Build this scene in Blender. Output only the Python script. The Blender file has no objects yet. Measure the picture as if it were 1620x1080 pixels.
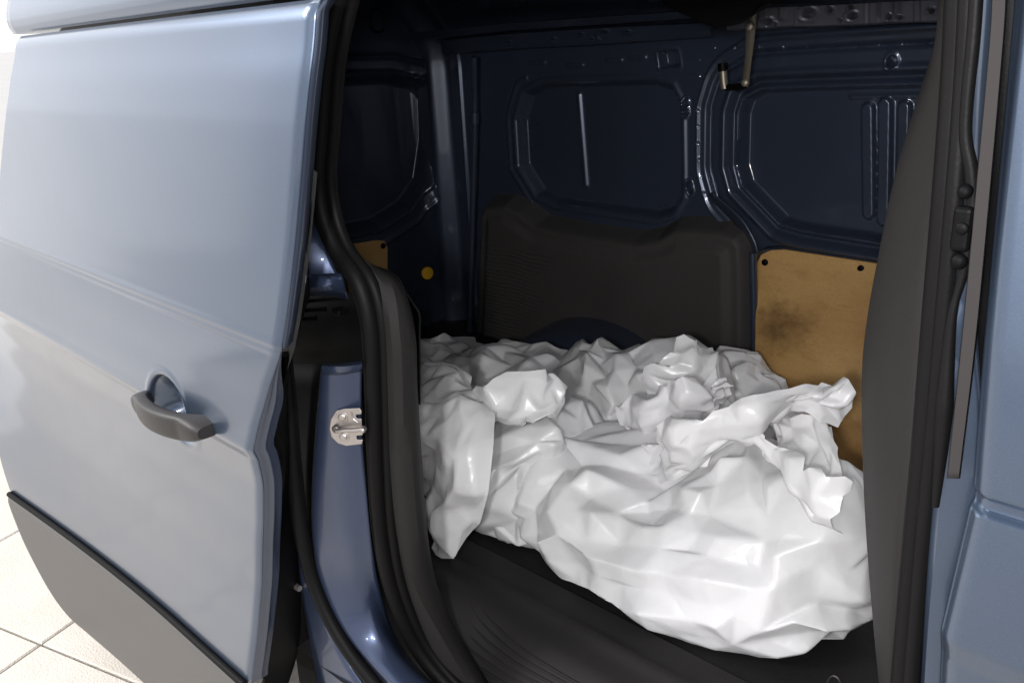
import bpy, math, random
import numpy as np
from math import radians as RAD
random.seed(4)
rng = np.random.default_rng(11)
scene = bpy.context.scene
COL = scene.collection

# ------------------------------------------------------------------ camera
CAMH = 1.6                      # eye height; X runs to the front of the van, Y into it, Z up
FPX = 1400.0                    # focal length in pixels of the 1620 px wide photograph
_v1 = np.array([-1560.0, -450.0, FPX]); _v1 /= np.linalg.norm(_v1)
_vx = 200.0
_vd = np.array([_vx, (FPX * FPX - 1560 * _vx) / 450.0, FPX]); _vd /= np.linalg.norm(_vd)
_in = np.cross(_vd, _v1)
RM = np.array([-_v1, _in, -_vd])            # rows: world axes seen from the camera
from mathutils import Matrix, Vector
cd = bpy.data.cameras.new('camera'); cam = bpy.data.objects.new('camera', cd); COL.objects.link(cam)
cd.sensor_width = 36.0; cd.lens = FPX / 1620.0 * 36.0; cd.clip_start = 0.02; cd.clip_end = 400
M4 = Matrix.Identity(4)
for i in range(3):
    M4[i][0] = RM[i][0]; M4[i][1] = -RM[i][1]; M4[i][2] = -RM[i][2]
M4[2][3] = CAMH
cam.matrix_world = M4
scene.camera = cam

# ------------------------------------------------------------------ light
world = bpy.data.worlds.new('World'); scene.world = world; world.use_nodes = True
bg = world.node_tree.nodes['Background']
bg.inputs[0].default_value = (0.965, 0.975, 1.0, 1); bg.inputs[1].default_value = 1.3
def lamp(name, loc, target, size, power, color=(1, 1, 1), sy=None):
    l = bpy.data.lights.new(name, 'AREA'); l.energy = power; l.size = size; l.color = color
    if sy: l.shape = 'RECTANGLE'; l.size_y = sy
    o = bpy.data.objects.new(name, l); COL.objects.link(o); o.location = loc
    d = Vector(target) - Vector(loc); o.rotation_euler = d.to_track_quat('-Z', 'Y').to_euler()
    return o
lamp('left_fill', (-0.22, -0.85, 1.74), (-1.2, 1.6, 0.9), 0.16, 4, (1.0, 0.975, 0.94))  # unseen lamp, added to light the bags from the left
lamp('camera_fill', (0.10, -0.40, 1.70), (-1.3, 1.6, 1.0), 0.08, 18, (1.0, 0.985, 0.97))  # added fill beside the camera for the whole cargo bay
lamp('rear_board_fill', (0.03, -0.05, 1.655), (-1.6, 1.7, 0.9), 0.06, 6, (1.0, 0.985, 0.97))  # small fill added at the lens so light reaches the rear board
lamp('door_rear_fill', (-9.0, -1.0, 2.2), (-1.8, 0.5, 1.1), 6.0, 70, (1.0, 0.99, 0.98), 5.0)  # large lamp out of view, added to brighten the door towards its rear
lamp('overhead_fill', (-3.2, -1.6, 3.4), (-2.0, 0.6, 0.6), 1.6, 260, (1.0, 0.98, 0.95))  # overhead source added for the outside of the door
scene.view_settings.view_transform = 'Standard'; scene.view_settings.look = 'None'
scene.view_settings.exposure = 0.0; scene.view_settings.gamma = 1.0
scene.cycles.max_bounces = 8
scene.cycles.use_denoising = True

# ------------------------------------------------------------------ helpers
def _ray(px, py):
    return RM @ np.array([px - 810.0, py - 540.0, FPX])
def U(px, py, y):               # point of the picture at distance y into the place
    d = _ray(px, py); p = d * (y / d[1]); return np.array([p[0], p[1], p[2] + CAMH])
def UZ(px, py, z):
    d = _ray(px, py); p = d * ((z - CAMH) / d[2]); return np.array([p[0], p[1], p[2] + CAMH])
def UX(px, py, x):
    d = _ray(px, py); p = d * (x / d[0]); return np.array([p[0], p[1], p[2] + CAMH])
def smooth(t): t = np.clip(t, 0, 1); return t * t * (3 - 2 * t)

def spl(pts, n, closed=False):
    """Catmull-Rom through the points, resampled to n by arc length."""
    P = np.asarray(pts, float)
    if closed: Q = np.vstack([P[-1], P, P[0], P[1]])
    else: Q = np.vstack([2 * P[0] - P[1], P, 2 * P[-1] - P[-2]])
    out = []
    for i in range(1, len(Q) - 2):
        a, b, c, d = Q[i - 1], Q[i], Q[i + 1], Q[i + 2]
        for t in np.linspace(0, 1, 14, endpoint=False):
            out.append(0.5 * (2 * b + (c - a) * t + (2 * a - 5 * b + 4 * c - d) * t * t + (3 * b - a - 3 * c + d) * t ** 3))
    out.append(Q[-2])
    out = np.array(out); s = np.r_[0, np.cumsum(np.linalg.norm(np.diff(out, axis=0), axis=1))]
    u = np.linspace(0, s[-1], n, endpoint=not closed)
    return np.stack([np.interp(u, s, out[:, k]) for k in range(out.shape[1])], 1)
def lin(pts, n):
    P = np.asarray(pts, float); s = np.r_[0, np.cumsum(np.linalg.norm(np.diff(P, axis=0), axis=1))]
    u = np.linspace(0, s[-1], n)
    return np.stack([np.interp(u, s, P[:, k]) for k in range(P.shape[1])], 1)

def mesh(name, V, F, mat, parent=None, smoothing=True, angle=None):
    me = bpy.data.meshes.new(name)
    V = np.asarray(V, float)
    me.from_pydata([tuple(v) for v in V], [], [tuple(int(i) for i in f) for f in F])
    me.update()
    if smoothing: me.polygons.foreach_set('use_smooth', [True] * len(me.polygons))
    if angle is not None: me.set_sharp_from_angle(angle=RAD(angle))
    me.materials.append(mat)
    o = bpy.data.objects.new(name, me); COL.objects.link(o)
    if parent is not None: o.parent = parent
    return o
def grid_faces(a, b, wrap_a=False, wrap_b=False):
    F = []
    for i in range(a if wrap_a else a - 1):
        for j in range(b if wrap_b else b - 1):
            i2 = (i + 1) % a; j2 = (j + 1) % b
            F.append((i * b + j, i2 * b + j, i2 * b + j2, i * b + j2))
    return F
def solid(o, t, off=0.0, bevel=0):
    m = o.modifiers.new('thickness', 'SOLIDIFY'); m.thickness = t; m.offset = off
    if bevel:
        b = o.modifiers.new('edge', 'BEVEL'); b.width = bevel; b.segments = 2; b.limit_method = 'ANGLE'; b.angle_limit = RAD(40)
    return o
def loft(name, rows, mat, parent=None, n=40, m=None, thick=0.0, angle=35, rows_smooth=False):
    """Sheet through several rails given as 3-D points; each rail is splined."""
    R_ = np.array([spl(r, n) for r in rows])
    if m:
        f = spl if rows_smooth else lin
        R_ = np.array([f(R_[:, j], m) for j in range(n)]).transpose(1, 0, 2)
    a, b = R_.shape[:2]
    o = mesh(name, R_.reshape(-1, 3), grid_faces(a, b), mat, parent, True, angle)
    if thick: solid(o, thick)
    return o
def tube(name, path, r, mat, parent=None, n=60, k=10, flat=1.0, closed=False, spline=True):
    P = spl(path, n, closed) if spline else lin(path, n)
    T = np.gradient(P, axis=0)
    if closed: T = np.roll(P, -1, 0) - np.roll(P, 1, 0)
    T /= np.linalg.norm(T, axis=1)[:, None]
    up = np.array([0, 1.0, 0.02])
    A = np.cross(T, up); A /= np.linalg.norm(A, axis=1)[:, None] + 1e-9
    B = np.cross(A, T)
    rr = np.interp(np.linspace(0, 1, n), np.linspace(0, 1, len(r)), r) if hasattr(r, '__len__') else np.full(n, r)
    ang = np.linspace(0, 2 * math.pi, k, endpoint=False)
    V = P[:, None, :] + rr[:, None, None] * (np.cos(ang)[None, :, None] * A[:, None, :] + flat * np.sin(ang)[None, :, None] * B[:, None, :])
    F = grid_faces(n, k, closed, True)
    if not closed: F += [tuple(range(k))[::-1], tuple((n - 1) * k + i for i in range(k))]
    return mesh(name, V.reshape(-1, 3), F, mat, parent, True, 50)
def disc(name, c, nrm, r, h, mat, parent=None, k=24, dome=0.35):
    """low domed button"""
    nrm = np.array(nrm, float); nrm /= np.linalg.norm(nrm)
    a = np.cross(nrm, [0.3, 0.2, 0.9]); a /= np.linalg.norm(a); b = np.cross(nrm, a)
    prof = [(1, -0.6), (1, 0.55), (0.88, 0.85), (0.6, 0.85 + dome * 0.6), (0.3, 0.85 + dome * 0.9)]
    V = []; 
    for q, z in prof:
        for t in np.linspace(0, 2 * math.pi, k, endpoint=False):
            V.append(np.array(c) + r * q * (math.cos(t) * a + math.sin(t) * b) + h * z * nrm)
    F = grid_faces(len(prof), k, False, True)
    V.append(np.array(c) + nrm * h * (0.85 + dome)); n0 = len(V) - 1
    F += [((len(prof) - 1) * k + i, (len(prof) - 1) * k + (i + 1) % k, n0) for i in range(k)]
    return mesh(name, V, F, mat, parent, True, 40)
def box(name, c, s, mat, parent=None, rot=None, bevel=0.003):
    V = np.array([(x, y, z) for x in (-.5, .5) for y in (-.5, .5) for z in (-.5, .5)]) * np.array(s)
    if rot is not None: V = V @ np.array(rot.to_matrix()).T
    F = [(0, 1, 3, 2), (4, 6, 7, 5), (0, 4, 5, 1), (2, 3, 7, 6), (0, 2, 6, 4), (1, 5, 7, 3)]
    o = mesh(name, V + np.array(c), F, mat, parent, False)
    if bevel:
        b = o.modifiers.new('edge', 'BEVEL'); b.width = bevel; b.segments = 3
    return o
def poly_sdf(X, Z, poly):
    """signed distance to a polygon (negative inside), vectorised"""
    P = np.asarray(poly, float); d = np.full(X.shape, 1e9); ins = np.zeros(X.shape, bool)
    for i in range(len(P)):
        a = P[i]; b = P[(i + 1) % len(P)]
        e = b - a; wx = X - a[0]; wz = Z - a[1]
        t = np.clip((wx * e[0] + wz * e[1]) / (e @ e), 0, 1)
        d = np.minimum(d, np.hypot(wx - e[0] * t, wz - e[1] * t))
        c = ((a[1] > Z) != (b[1] > Z)) & (X < (b[0] - a[0]) * (Z - a[1]) / (b[1] - a[1] + 1e-12) + a[0])
        ins ^= c
    return np.where(ins, -d, d)
def thing(name, label, cat, loc=(0, 0, 0), group=None):
    o = bpy.data.objects.new(name, None); COL.objects.link(o); o.location = loc; o.empty_display_size = 0.1
    o['label'] = label; o['category'] = cat
    if group: o['group'] = group
    return o

# ------------------------------------------------------------------ materials
def mat(name, color, rough=0.5, metal=0.0, coat=0.0, spec=0.5, bump=0.0, bscale=60, noise=0.0, nscale=8, c2=None, sss=0.0, detail=4, coat_rough=0.05):
    m = bpy.data.materials.new(name); m.use_nodes = True; nt = m.node_tree; b = nt.nodes['Principled BSDF']
    b.inputs['Base Color'].default_value = (*color, 1); b.inputs['Roughness'].default_value = rough
    b.inputs['Metallic'].default_value = metal; b.inputs['Coat Weight'].default_value = coat; b.inputs['Coat Roughness'].default_value = coat_rough
    b.inputs['Specular IOR Level'].default_value = spec
    tc = nt.nodes.new('ShaderNodeTexCoord')
    if sss:
        b.inputs['Subsurface Weight'].default_value = sss; b.inputs['Subsurface Radius'].default_value = (0.02, 0.018, 0.015); b.inputs['Subsurface Scale'].default_value = 0.5
    if noise:
        n = nt.nodes.new('ShaderNodeTexNoise'); n.inputs['Scale'].default_value = nscale; n.inputs['Detail'].default_value = detail
        mx = nt.nodes.new('ShaderNodeMix'); mx.data_type = 'RGBA'; r = nt.nodes.new('ShaderNodeValToRGB')
        r.color_ramp.elements[0].position = 0.4; r.color_ramp.elements[1].position = 0.4 + 0.35
        nt.links.new(tc.outputs['Object'], n.inputs['Vector']); nt.links.new(n.outputs['Fac'], r.inputs['Fac'])
        ml = nt.nodes.new('ShaderNodeMath'); ml.operation = 'MULTIPLY'; ml.inputs[1].default_value = noise
        nt.links.new(r.outputs['Color'], ml.inputs[0]); nt.links.new(ml.outputs[0], mx.inputs['Factor'])
        mx.inputs['A'].default_value = (*color, 1); mx.inputs['B'].default_value = (*(c2 or tuple(c * .5 for c in color)), 1)
        nt.links.new(mx.outputs['Result'], b.inputs['Base Color'])
    if bump:
        n2 = nt.nodes.new('ShaderNodeTexNoise'); n2.inputs['Scale'].default_value = bscale; n2.inputs['Detail'].default_value = 3
        bp = nt.nodes.new('ShaderNodeBump'); bp.inputs['Strength'].default_value = bump; bp.inputs['Distance'].default_value = 0.002
        nt.links.new(tc.outputs['Object'], n2.inputs['Vector']); nt.links.new(n2.outputs['Fac'], bp.inputs['Height']); nt.links.new(bp.outputs['Normal'], b.inputs['Normal'])
    return m
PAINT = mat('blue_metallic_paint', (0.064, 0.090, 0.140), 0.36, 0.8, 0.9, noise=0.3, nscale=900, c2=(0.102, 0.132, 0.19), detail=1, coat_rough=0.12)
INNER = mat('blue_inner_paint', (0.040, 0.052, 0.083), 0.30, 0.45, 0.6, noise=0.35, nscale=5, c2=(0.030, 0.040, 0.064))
JAMB = mat('darker_blue_paint', (0.034, 0.048, 0.092), 0.34, 0.6, 0.35, noise=0.3, nscale=14, c2=(0.028, 0.04, 0.078))  # darker, less glossy blue than the body paint
RUBBER = mat('black_rubber', (0.0045, 0.0042, 0.0045), 0.5, spec=0.09, bump=0.12, bscale=300)
TRIM = mat('dark_grey_plastic', (0.0168, 0.0157, 0.0157), 0.6, spec=0.12, bump=0.4, bscale=700, noise=0.35, nscale=9, c2=(0.015, 0.0135, 0.013))
def smudged(m, lo, hi, sc):
    nt = m.node_tree; b = nt.nodes['Principled BSDF']; tc = nt.nodes['Texture Coordinate']
    n = nt.nodes.new('ShaderNodeTexNoise'); n.inputs['Scale'].default_value = sc; n.inputs['Detail'].default_value = 6; n.inputs['Roughness'].default_value = 0.65
    r = nt.nodes.new('ShaderNodeMapRange'); r.inputs['From Min'].default_value = 0.35; r.inputs['From Max'].default_value = 0.7; r.inputs['To Min'].default_value = lo; r.inputs['To Max'].default_value = hi
    nt.links.new(tc.outputs['Object'], n.inputs['Vector']); nt.links.new(n.outputs['Fac'], r.inputs['Value']); nt.links.new(r.outputs[0], b.inputs['Roughness'])
smudged(PAINT, 0.33, 0.385, 2.2); smudged(INNER, 0.27, 0.34, 4.0); smudged(JAMB, 0.28, 0.46, 9.0)
BLACK = mat('black_plastic', (0.0025, 0.0025, 0.003), 0.5, spec=0.07, bump=0.1, bscale=400)
CLAD = mat('grey_cladding', (0.068, 0.065, 0.063), 0.45, spec=0.4, bump=0.25, bscale=900)
SIDETRIM = mat('grey_moulded_trim', (0.040, 0.0375, 0.037), 0.6, spec=0.2, bump=0.4, bscale=700, noise=0.35, nscale=7, c2=(0.030, 0.027, 0.026))
RAILM = mat('pale_rail_metal', (0.15, 0.155, 0.19), 0.4, 0.6, noise=0.5, nscale=25, c2=(0.09, 0.095, 0.125))  # lighter, greyer metal than the wall paint
STRIP = mat('grey_rubber_strip', (0.026, 0.0235, 0.0235), 0.65, spec=0.08, bump=0.05, bscale=500)
HANDLE = mat('handle_plastic', (0.024, 0.022, 0.022), 0.42, spec=0.25, bump=0.25, bscale=900)
CUP_SHADE = mat('shaded_cup_blue', (0.010, 0.014, 0.032), 0.4, spec=0.15)  # shade inside the scoop, put into the colour
STEEL = mat('zinc_plated_steel', (0.42, 0.39, 0.375), 0.38, 0.9, noise=0.5, nscale=60, c2=(0.35, 0.31, 0.29), bump=0.1, bscale=200)
DARKSTEEL = mat('dark_bolt_steel', (0.10, 0.09, 0.09), 0.4, 0.8)
YELLOW = mat('yellow_plug', (0.75, 0.42, 0.02), 0.5)
MAT_FLOOR = mat('black_rubber_mat', (0.008, 0.0075, 0.0075), 0.65, spec=0.2, bump=0.5, bscale=250)

def hardboard():
    m = mat('brown_hardboard', (0.42, 0.24, 0.075), 0.5, spec=0.4, bump=0.15, bscale=200)
    nt = m.node_tree; b = nt.nodes['Principled BSDF']; tc = nt.nodes['Texture Coordinate']
    def noise(sc, de, sx, sy, sz, rough=0.6):
        mp = nt.nodes.new('ShaderNodeMapping'); mp.inputs['Scale'].default_value = (sx, sy, sz)
        n = nt.nodes.new('ShaderNodeTexNoise'); n.inputs['Scale'].default_value = sc; n.inputs['Detail'].default_value = de; n.inputs['Roughness'].default_value = rough
        nt.links.new(tc.outputs['Object'], mp.inputs['Vector']); nt.links.new(mp.outputs[0], n.inputs['Vector']); return n
    def ramp(src, p0, p1):
        r = nt.nodes.new('ShaderNodeMapRange'); r.inputs['From Min'].default_value = p0; r.inputs['From Max'].default_value = p1
        nt.links.new(src, r.inputs['Value']); return r.outputs[0]
    def mixc(fac, a, bcol, k=1.0):
        x = nt.nodes.new('ShaderNodeMix'); x.data_type = 'RGBA'
        ml = nt.nodes.new('ShaderNodeMath'); ml.operation = 'MULTIPLY'; ml.inputs[1].default_value = k; ml.use_clamp = True
        nt.links.new(fac, ml.inputs[0]); nt.links.new(ml.outputs[0], x.inputs['Factor'])
        if isinstance(a, tuple): x.inputs['A'].default_value = (*a, 1)
        else: nt.links.new(a, x.inputs['A'])
        x.inputs['B'].default_value = (*bcol, 1); return x.outputs['Result']
    c = mixc(ramp(noise(3.5, 5, 1, 1, 2.2).outputs['Fac'], 0.42, 0.68), (0.43, 0.262, 0.10), (0.31, 0.17, 0.058), 0.8)
    c = mixc(ramp(noise(7, 6, 1, 1, 4.0, 0.7).outputs['Fac'], 0.55, 0.72), c, (0.20, 0.085, 0.022), 0.5)
    c = mixc(ramp(noise(160, 2, 1, 1, 1).outputs['Fac'], 0.45, 0.75), c, (0.28, 0.14, 0.04), 0.35)
    # one smudge of dirt worn into the board
    s = U(1248, 510, 2.03)
    mp = nt.nodes.new('ShaderNodeMapping'); mp.inputs['Location'].default_value = (-s[0], -s[1], -s[2])
    sc = nt.nodes.new('ShaderNodeVectorMath'); sc.operation = 'MULTIPLY'; sc.inputs[1].default_value = (10.5, 3, 13)
    ln = nt.nodes.new('ShaderNodeVectorMath'); ln.operation = 'LENGTH'
    nt.links.new(tc.outputs['Object'], mp.inputs['Vector']); nt.links.new(mp.outputs[0], sc.inputs[0]); nt.links.new(sc.outputs[0], ln.inputs[0])
    ad = nt.nodes.new('ShaderNodeMath'); ad.operation = 'ADD'
    nn = noise(14, 5, 1, 1, 1.5, 0.7); ms = nt.nodes.new('ShaderNodeMath'); ms.operation = 'MULTIPLY_ADD'; ms.inputs[1].default_value = 2.2; ms.inputs[2].default_value = -1.1
    nt.links.new(nn.outputs['Fac'], ms.inputs[0]); nt.links.new(ln.outputs['Value'], ad.inputs[0]); nt.links.new(ms.outputs[0], ad.inputs[1])
    c = mixc(ramp(ad.outputs[0], 1.05, 0.15), c, (0.07, 0.035, 0.014), 0.75)
    nt.links.new(c, b.inputs['Base Color']); return m
WOOD = hardboard()

def plastic():
    m = mat('white_bag_plastic', (0.77, 0.765, 0.785), 0.27, spec=0.5, noise=0.6, nscale=3.2, c2=(0.67, 0.68, 0.675), detail=3)
    nt = m.node_tree; b = nt.nodes['Principled BSDF']; tc = nt.nodes['Texture Coordinate']
    vo = nt.nodes.new('ShaderNodeTexVoronoi'); vo.inputs['Scale'].default_value = 16; vo.feature = 'F1'
    no = nt.nodes.new('ShaderNodeTexNoise'); no.inputs['Scale'].default_value = 9; no.inputs['Detail'].default_value = 5
    wv = nt.nodes.new('ShaderNodeVectorMath'); wv.operation = 'MULTIPLY_ADD'; wv.inputs[1].default_value = (0.12,) * 3
    nt.links.new(no.outputs['Color'], wv.inputs[0]); nt.links.new(tc.outputs['Object'], wv.inputs[2]); nt.links.new(wv.outputs[0], vo.inputs['Vector'])
    nt.links.new(tc.outputs['Object'], no.inputs['Vector'])
    bp = nt.nodes.new('ShaderNodeBump'); bp.inputs['Strength'].default_value = 0.22; bp.inputs['Distance'].default_value = 0.012
    nt.links.new(vo.outputs['Distance'], bp.inputs['Height']); nt.links.new(bp.outputs['Normal'], b.inputs['Normal'])
    b.inputs['Transmission Weight'].default_value = 0.0
    # thin film lets a little light through
    tr = nt.nodes.new('ShaderNodeBsdfTranslucent'); tr.inputs[0].default_value = (0.85, 0.83, 0.80, 1)
    mx = nt.nodes.new('ShaderNodeMixShader'); mx.inputs[0].default_value = 0.18
    out = nt.nodes['Material Output']
    nt.links.new(b.outputs[0], mx.inputs[1]); nt.links.new(tr.outputs[0], mx.inputs[2]); nt.links.new(mx.outputs[0], out.inputs['Surface'])
    return m
BAG = plastic()

def floor_mat():
    m = mat('cream_floor_panel', (0.47, 0.435, 0.395), 0.4, noise=0.6, nscale=4, c2=(0.39, 0.35, 0.305))
    nt = m.node_tree; b = nt.nodes['Principled BSDF']; tc = nt.nodes['Texture Coordinate']
    vo = nt.nodes.new('ShaderNodeTexVoronoi'); vo.inputs['Scale'].default_value = 180
    bp = nt.nodes.new('ShaderNodeBump'); bp.inputs['Strength'].default_value = 0.5; bp.inputs['Distance'].default_value = 0.003
    nt.links.new(tc.outputs['Object'], vo.inputs['Vector']); nt.links.new(vo.outputs['Distance'], bp.inputs['Height']); nt.links.new(bp.outputs['Normal'], b.inputs['Normal'])
    return m
FLOORM = floor_mat()
JOINT = mat('dark_joint', (0.05, 0.04, 0.03), 0.8)
BASE = mat('pale_concrete', (0.70, 0.68, 0.65), 0.6, noise=0.5, nscale=0.6, c2=(0.62, 0.60, 0.57))

# ------------------------------------------------------------------ ground: one sheet under big floor panels
gr = mesh('ground', [(-80, -80, -0.016), (80, -80, -0.016), (80, 80, -0.016), (-80, 80, -0.016)], [(0, 1, 2, 3)], BASE, None, False)
gj = mesh('joint_bed', [(-4.6, -3.4, -0.012), (3.6, -3.4, -0.012), (3.6, 3.6, -0.012), (-4.6, 3.6, -0.012)], [(0, 1, 2, 3)], JOINT, gr, False)
gr['kind'] = 'structure'
# joints run along the two directions seen bottom left
ja = UZ(0, 1066, 0); jb = UZ(116, 985, 0); jc = UZ(65, 1018, 0); je = UZ(0, 957, 0)
e1 = (jb - ja)[:2]; e1 /= np.linalg.norm(e1); e2 = np.array([-e1[1], e1[0]])
ang = math.atan2(e1[1], e1[0])
pm = None
TL, TW, GAP = 1.22, 0.61, 0.006
def tile_mesh():
    a, b = TL / 2 - GAP / 2, TW / 2 - GAP / 2; c = 0.004
    V = [(-a, -b, -.011), (a, -b, -.011), (a, b, -.011), (-a, b, -.011), (-a, -b, -c), (a, -b, -c), (a, b, -c), (-a, b, -c),
         (-a + c, -b + c, 0), (a - c, -b + c, 0), (a - c, b - c, 0), (-a + c, b - c, 0)]
    F = [(8, 9, 10, 11)]
    for k in range(4):
        q = (k + 1) % 4; F += [(k, q, 4 + q, 4 + k), (4 + k, 4 + q, 8 + q, 8 + k)]
    return V, F
V, F = tile_mesh()
pm = mesh('floor_panel', V, F, FLOORM, gr, False)
first = True
for i in range(-3, 4):
    for j in range(-4, 4):
        o = pm if first else pm.copy()
        if not first: COL.objects.link(o); o.parent = gr
        first = False
        c = jc[:2] + e1 * (i * TL + 0.5 * TL + 0.0) + e2 * ((j + 0.5) * TW)
        o.location = (c[0], c[1], 0); o.rotation_euler = (0, 0, ang)

# ------------------------------------------------------------------ the van
van = thing('van', 'blue panel van with its side door slid open, showing the dark cargo bay', 'van', (0, 0, 0))

# --- sliding door skin: a pressed sheet with creases and a scoop for the handle
ZC = CAMH
door_z = np.concatenate([np.linspace(0.013, -0.385, 60), np.linspace(-0.39, -0.425, 14), np.linspace(-0.432, -0.57, 44),
                         np.linspace(-0.574, -0.594, 10), np.linspace(-0.598, -0.70, 44), np.linspace(-0.71, -1.118, 50)])
lead_tab = [(0.013, -0.862), (-0.051, -0.872), (-0.156, -0.900), (-0.306, -0.944), (-0.407, -0.977), (-0.469, -1.018), (-0.536, -1.056), (-0.584, -1.077), (-0.644, -1.095), (-0.70, -1.117), (-0.773, -1.146), (-0.917, -1.192), (-1.025, -1.226), (-1.118, -1.256)]
rear_tab = [(0.013, -1.785), (-0.2, -1.93), (-0.404, -2.09), (-0.60, -2.25), (-0.8, -2.40), (-1.0, -2.42), (-1.118, -2.362)]
prof_tab = [(0.013, 0.612), (0.003, 0.602), (-0.03, 0.598), (-0.06, 0.592), (-0.12, 0.586), (-0.25, 0.578), (-0.36, 0.5685), (-0.393, 0.5645), (-0.400, 0.5632), (-0.404, 0.5626), (-0.409, 0.5638), (-0.414, 0.5629), (-0.42, 0.5635),
            (-0.50, 0.5585), (-0.565, 0.5520), (-0.580, 0.5500), (-0.5845, 0.5497), (-0.590, 0.5515), (-0.605, 0.558), (-0.66, 0.569), (-0.75, 0.5755), (-0.88, 0.577), (-1.0, 0.571), (-1.08, 0.564), (-1.118, 0.561)]
def tab(t, z):
    t = np.array(t)[::-1]; return np.interp(z, t[:, 0], t[:, 1])
def tab_s(t, z):   # smoothed
    zz = np.linspace(-1.3, 0.1, 1401); v = tab(t, zz); k = np.hanning(61); k /= k.sum()
    v = np.convolve(np.pad(v, 30, mode='edge'), k, 'valid'); return np.interp(z, zz, v)
def prof(z):
    zz = np.linspace(-1.3, 0.1, 2801); v = tab(prof_tab, zz); k = np.hanning(9); k /= k.sum()
    k2 = np.hanning(121); k2 /= k2.sum()
    a = np.convolve(np.pad(v, 4, mode='edge'), k, 'valid'); b = np.convolve(np.pad(v, 60, mode='edge'), k2, 'valid')
    w = np.clip(np.minimum(np.abs(zz + 0.404), np.abs(zz + 0.587)) / 0.05, 0, 1); w = smooth((w - 0.3) / 0.7); w = np.where(zz > -0.02, 0, w)
    return np.interp(z, zz, a * (1 - w) + b * w)
hc = (U(268, 596, .55) + U(286, 697, .57)) / 2
def scoop(x, z):
    dx = (x - hc[0]) / 0.068; dz = (z - (hc[2] - ZC)) / 0.066
    q = np.sqrt(dx * dx + dz * dz)
    return 0.066 * (1 - smooth((q - 0.50) / 0.50)) - 0.0015 * np.exp(-((q - 1.06) / 0.07) ** 2)
def door_y(x, z):
    plan = 0.012 * smooth((-x - 1.1) / 1.2) * (z > -9)
    plan = plan - 0.06 * smooth((-x - 1.5) / 1.4) * smooth((-z - 0.7) / 0.4)
    return prof(z) + plan + scoop(x, z)
NU = 240
le = tab_s(lead_tab, door_z); le = np.where(np.abs(door_z + 0.41) < 0.06, tab(lead_tab, door_z), le); re_ = tab_s(rear_tab, door_z)
u = np.linspace(0, 1, NU) ** 1.05
X = le[:, None] + (re_ - le)[:, None] * u[None, :]
Zg = np.repeat(door_z[:, None], NU, 1)
Yg = door_y(X, Zg)
Zg = Zg - 0.026 * np.clip((-X - 0.86) / 0.93, 0, 1.2) * smooth((Zg + 0.25) / 0.25)      # the upper edge drops towards the rear
# rolled front edge
edge = np.exp(-((X - le[:, None]) / 0.006) ** 2); Yg = Yg + 0.006 * edge
Vd = np.stack([X, Yg, Zg + ZC], -1).reshape(-1, 3)
door = mesh('sliding_door', Vd, grid_faces(len(door_z), NU), PAINT, van, True, 60)
solid(door, 0.003, -1)
zs = np.linspace(0.013, -1.118, 90)
def edge_col(z, dx, dy):
    return np.stack([tab_s(lead_tab, z) + dx, prof(z) + dy, z + ZC], 1)
lz = np.linspace(-0.409, -1.118, 60)
tp = smooth((-lz - 0.405) / 0.12)[:, None]
def flange_rows(z, t):
    base = edge_col(z, 0, 0.004)
    offs = [(0.0, 0.0), (0.003, 0.007), (0.004, 0.014), (0.0055, 0.0155), (0.0055, 0.018), (0.004, 0.020), (0.005, 0.027), (0.004, 0.031), (-0.006, 0.033)]
    return [base + np.array([a, b, 0]) * t for a, b in offs]
FR = np.array(flange_rows(lz, tp * 0.95 + 0.05))
mesh('edge_flange', FR.reshape(-1, 3), grid_faces(FR.shape[0], FR.shape[1]), INNER, door, True, 60)
# upper frame edge: thin return of the window-less upper panel
uz = np.linspace(0.013, -0.409, 40)
ER = np.array([edge_col(uz, a, b) for a, b in [(0.0, 0.004), (0.003, 0.008), (0.001, 0.014), (-0.012, 0.03)]])
mesh('frame_edge', ER.reshape(-1, 3), grid_faces(4, 40), INNER, door, True, 60)
# inner black lining seen edge-on
inner_px = [(464, 250), (481, 282), (487, 330), (480, 400), (486, 432), (489, 462), (470, 500), (456, 560), (459, 650), (463, 730), (466, 800), (472, 870), (476, 930), (476, 990), (470, 1035), (458, 1075), (440, 1130)]
ip = spl([U(a, b, 0.665) for a, b in inner_px], 80)
iz = np.clip(ip[:, 2] - ZC, -1.118, 0.013)
ob = edge_col(iz, -0.004, 0.03)
ob[:, 2] = ip[:, 2]
mid1 = ob * 0.7 + ip * 0.3 + np.array([0.004, 0, 0]); mid2 = ob * 0.25 + ip * 0.75 + np.array([0.006, 0, 0])
back = ip + np.array([-0.10, 0.02, 0])
LR = np.array([ob, mid1, mid2, ip, back])
mesh('inner_lining', LR.reshape(-1, 3), grid_faces(5, 80), BLACK, door, True, 50)
# upper black run of the lining with catch
tube('upper_seal', [U(476, 285, .655), U(478, 330, .66), U(474, 395, .66)], 0.009, RUBBER, door, 20, 10)
disc('rubber_stop', U(478, 285, .645), (0.7, -0.7, 0), 0.010, 0.012, BLACK, door)
pp = U(466, 925, .652)
tube('guide_pin', [pp + np.array([-0.02, 0, 0]), pp + np.array([0.0, 0, 0]), pp + np.array([0.016, 0, 0])], [0.005, 0.0055, 0.0055], STEEL, door, 8, 12)
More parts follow.
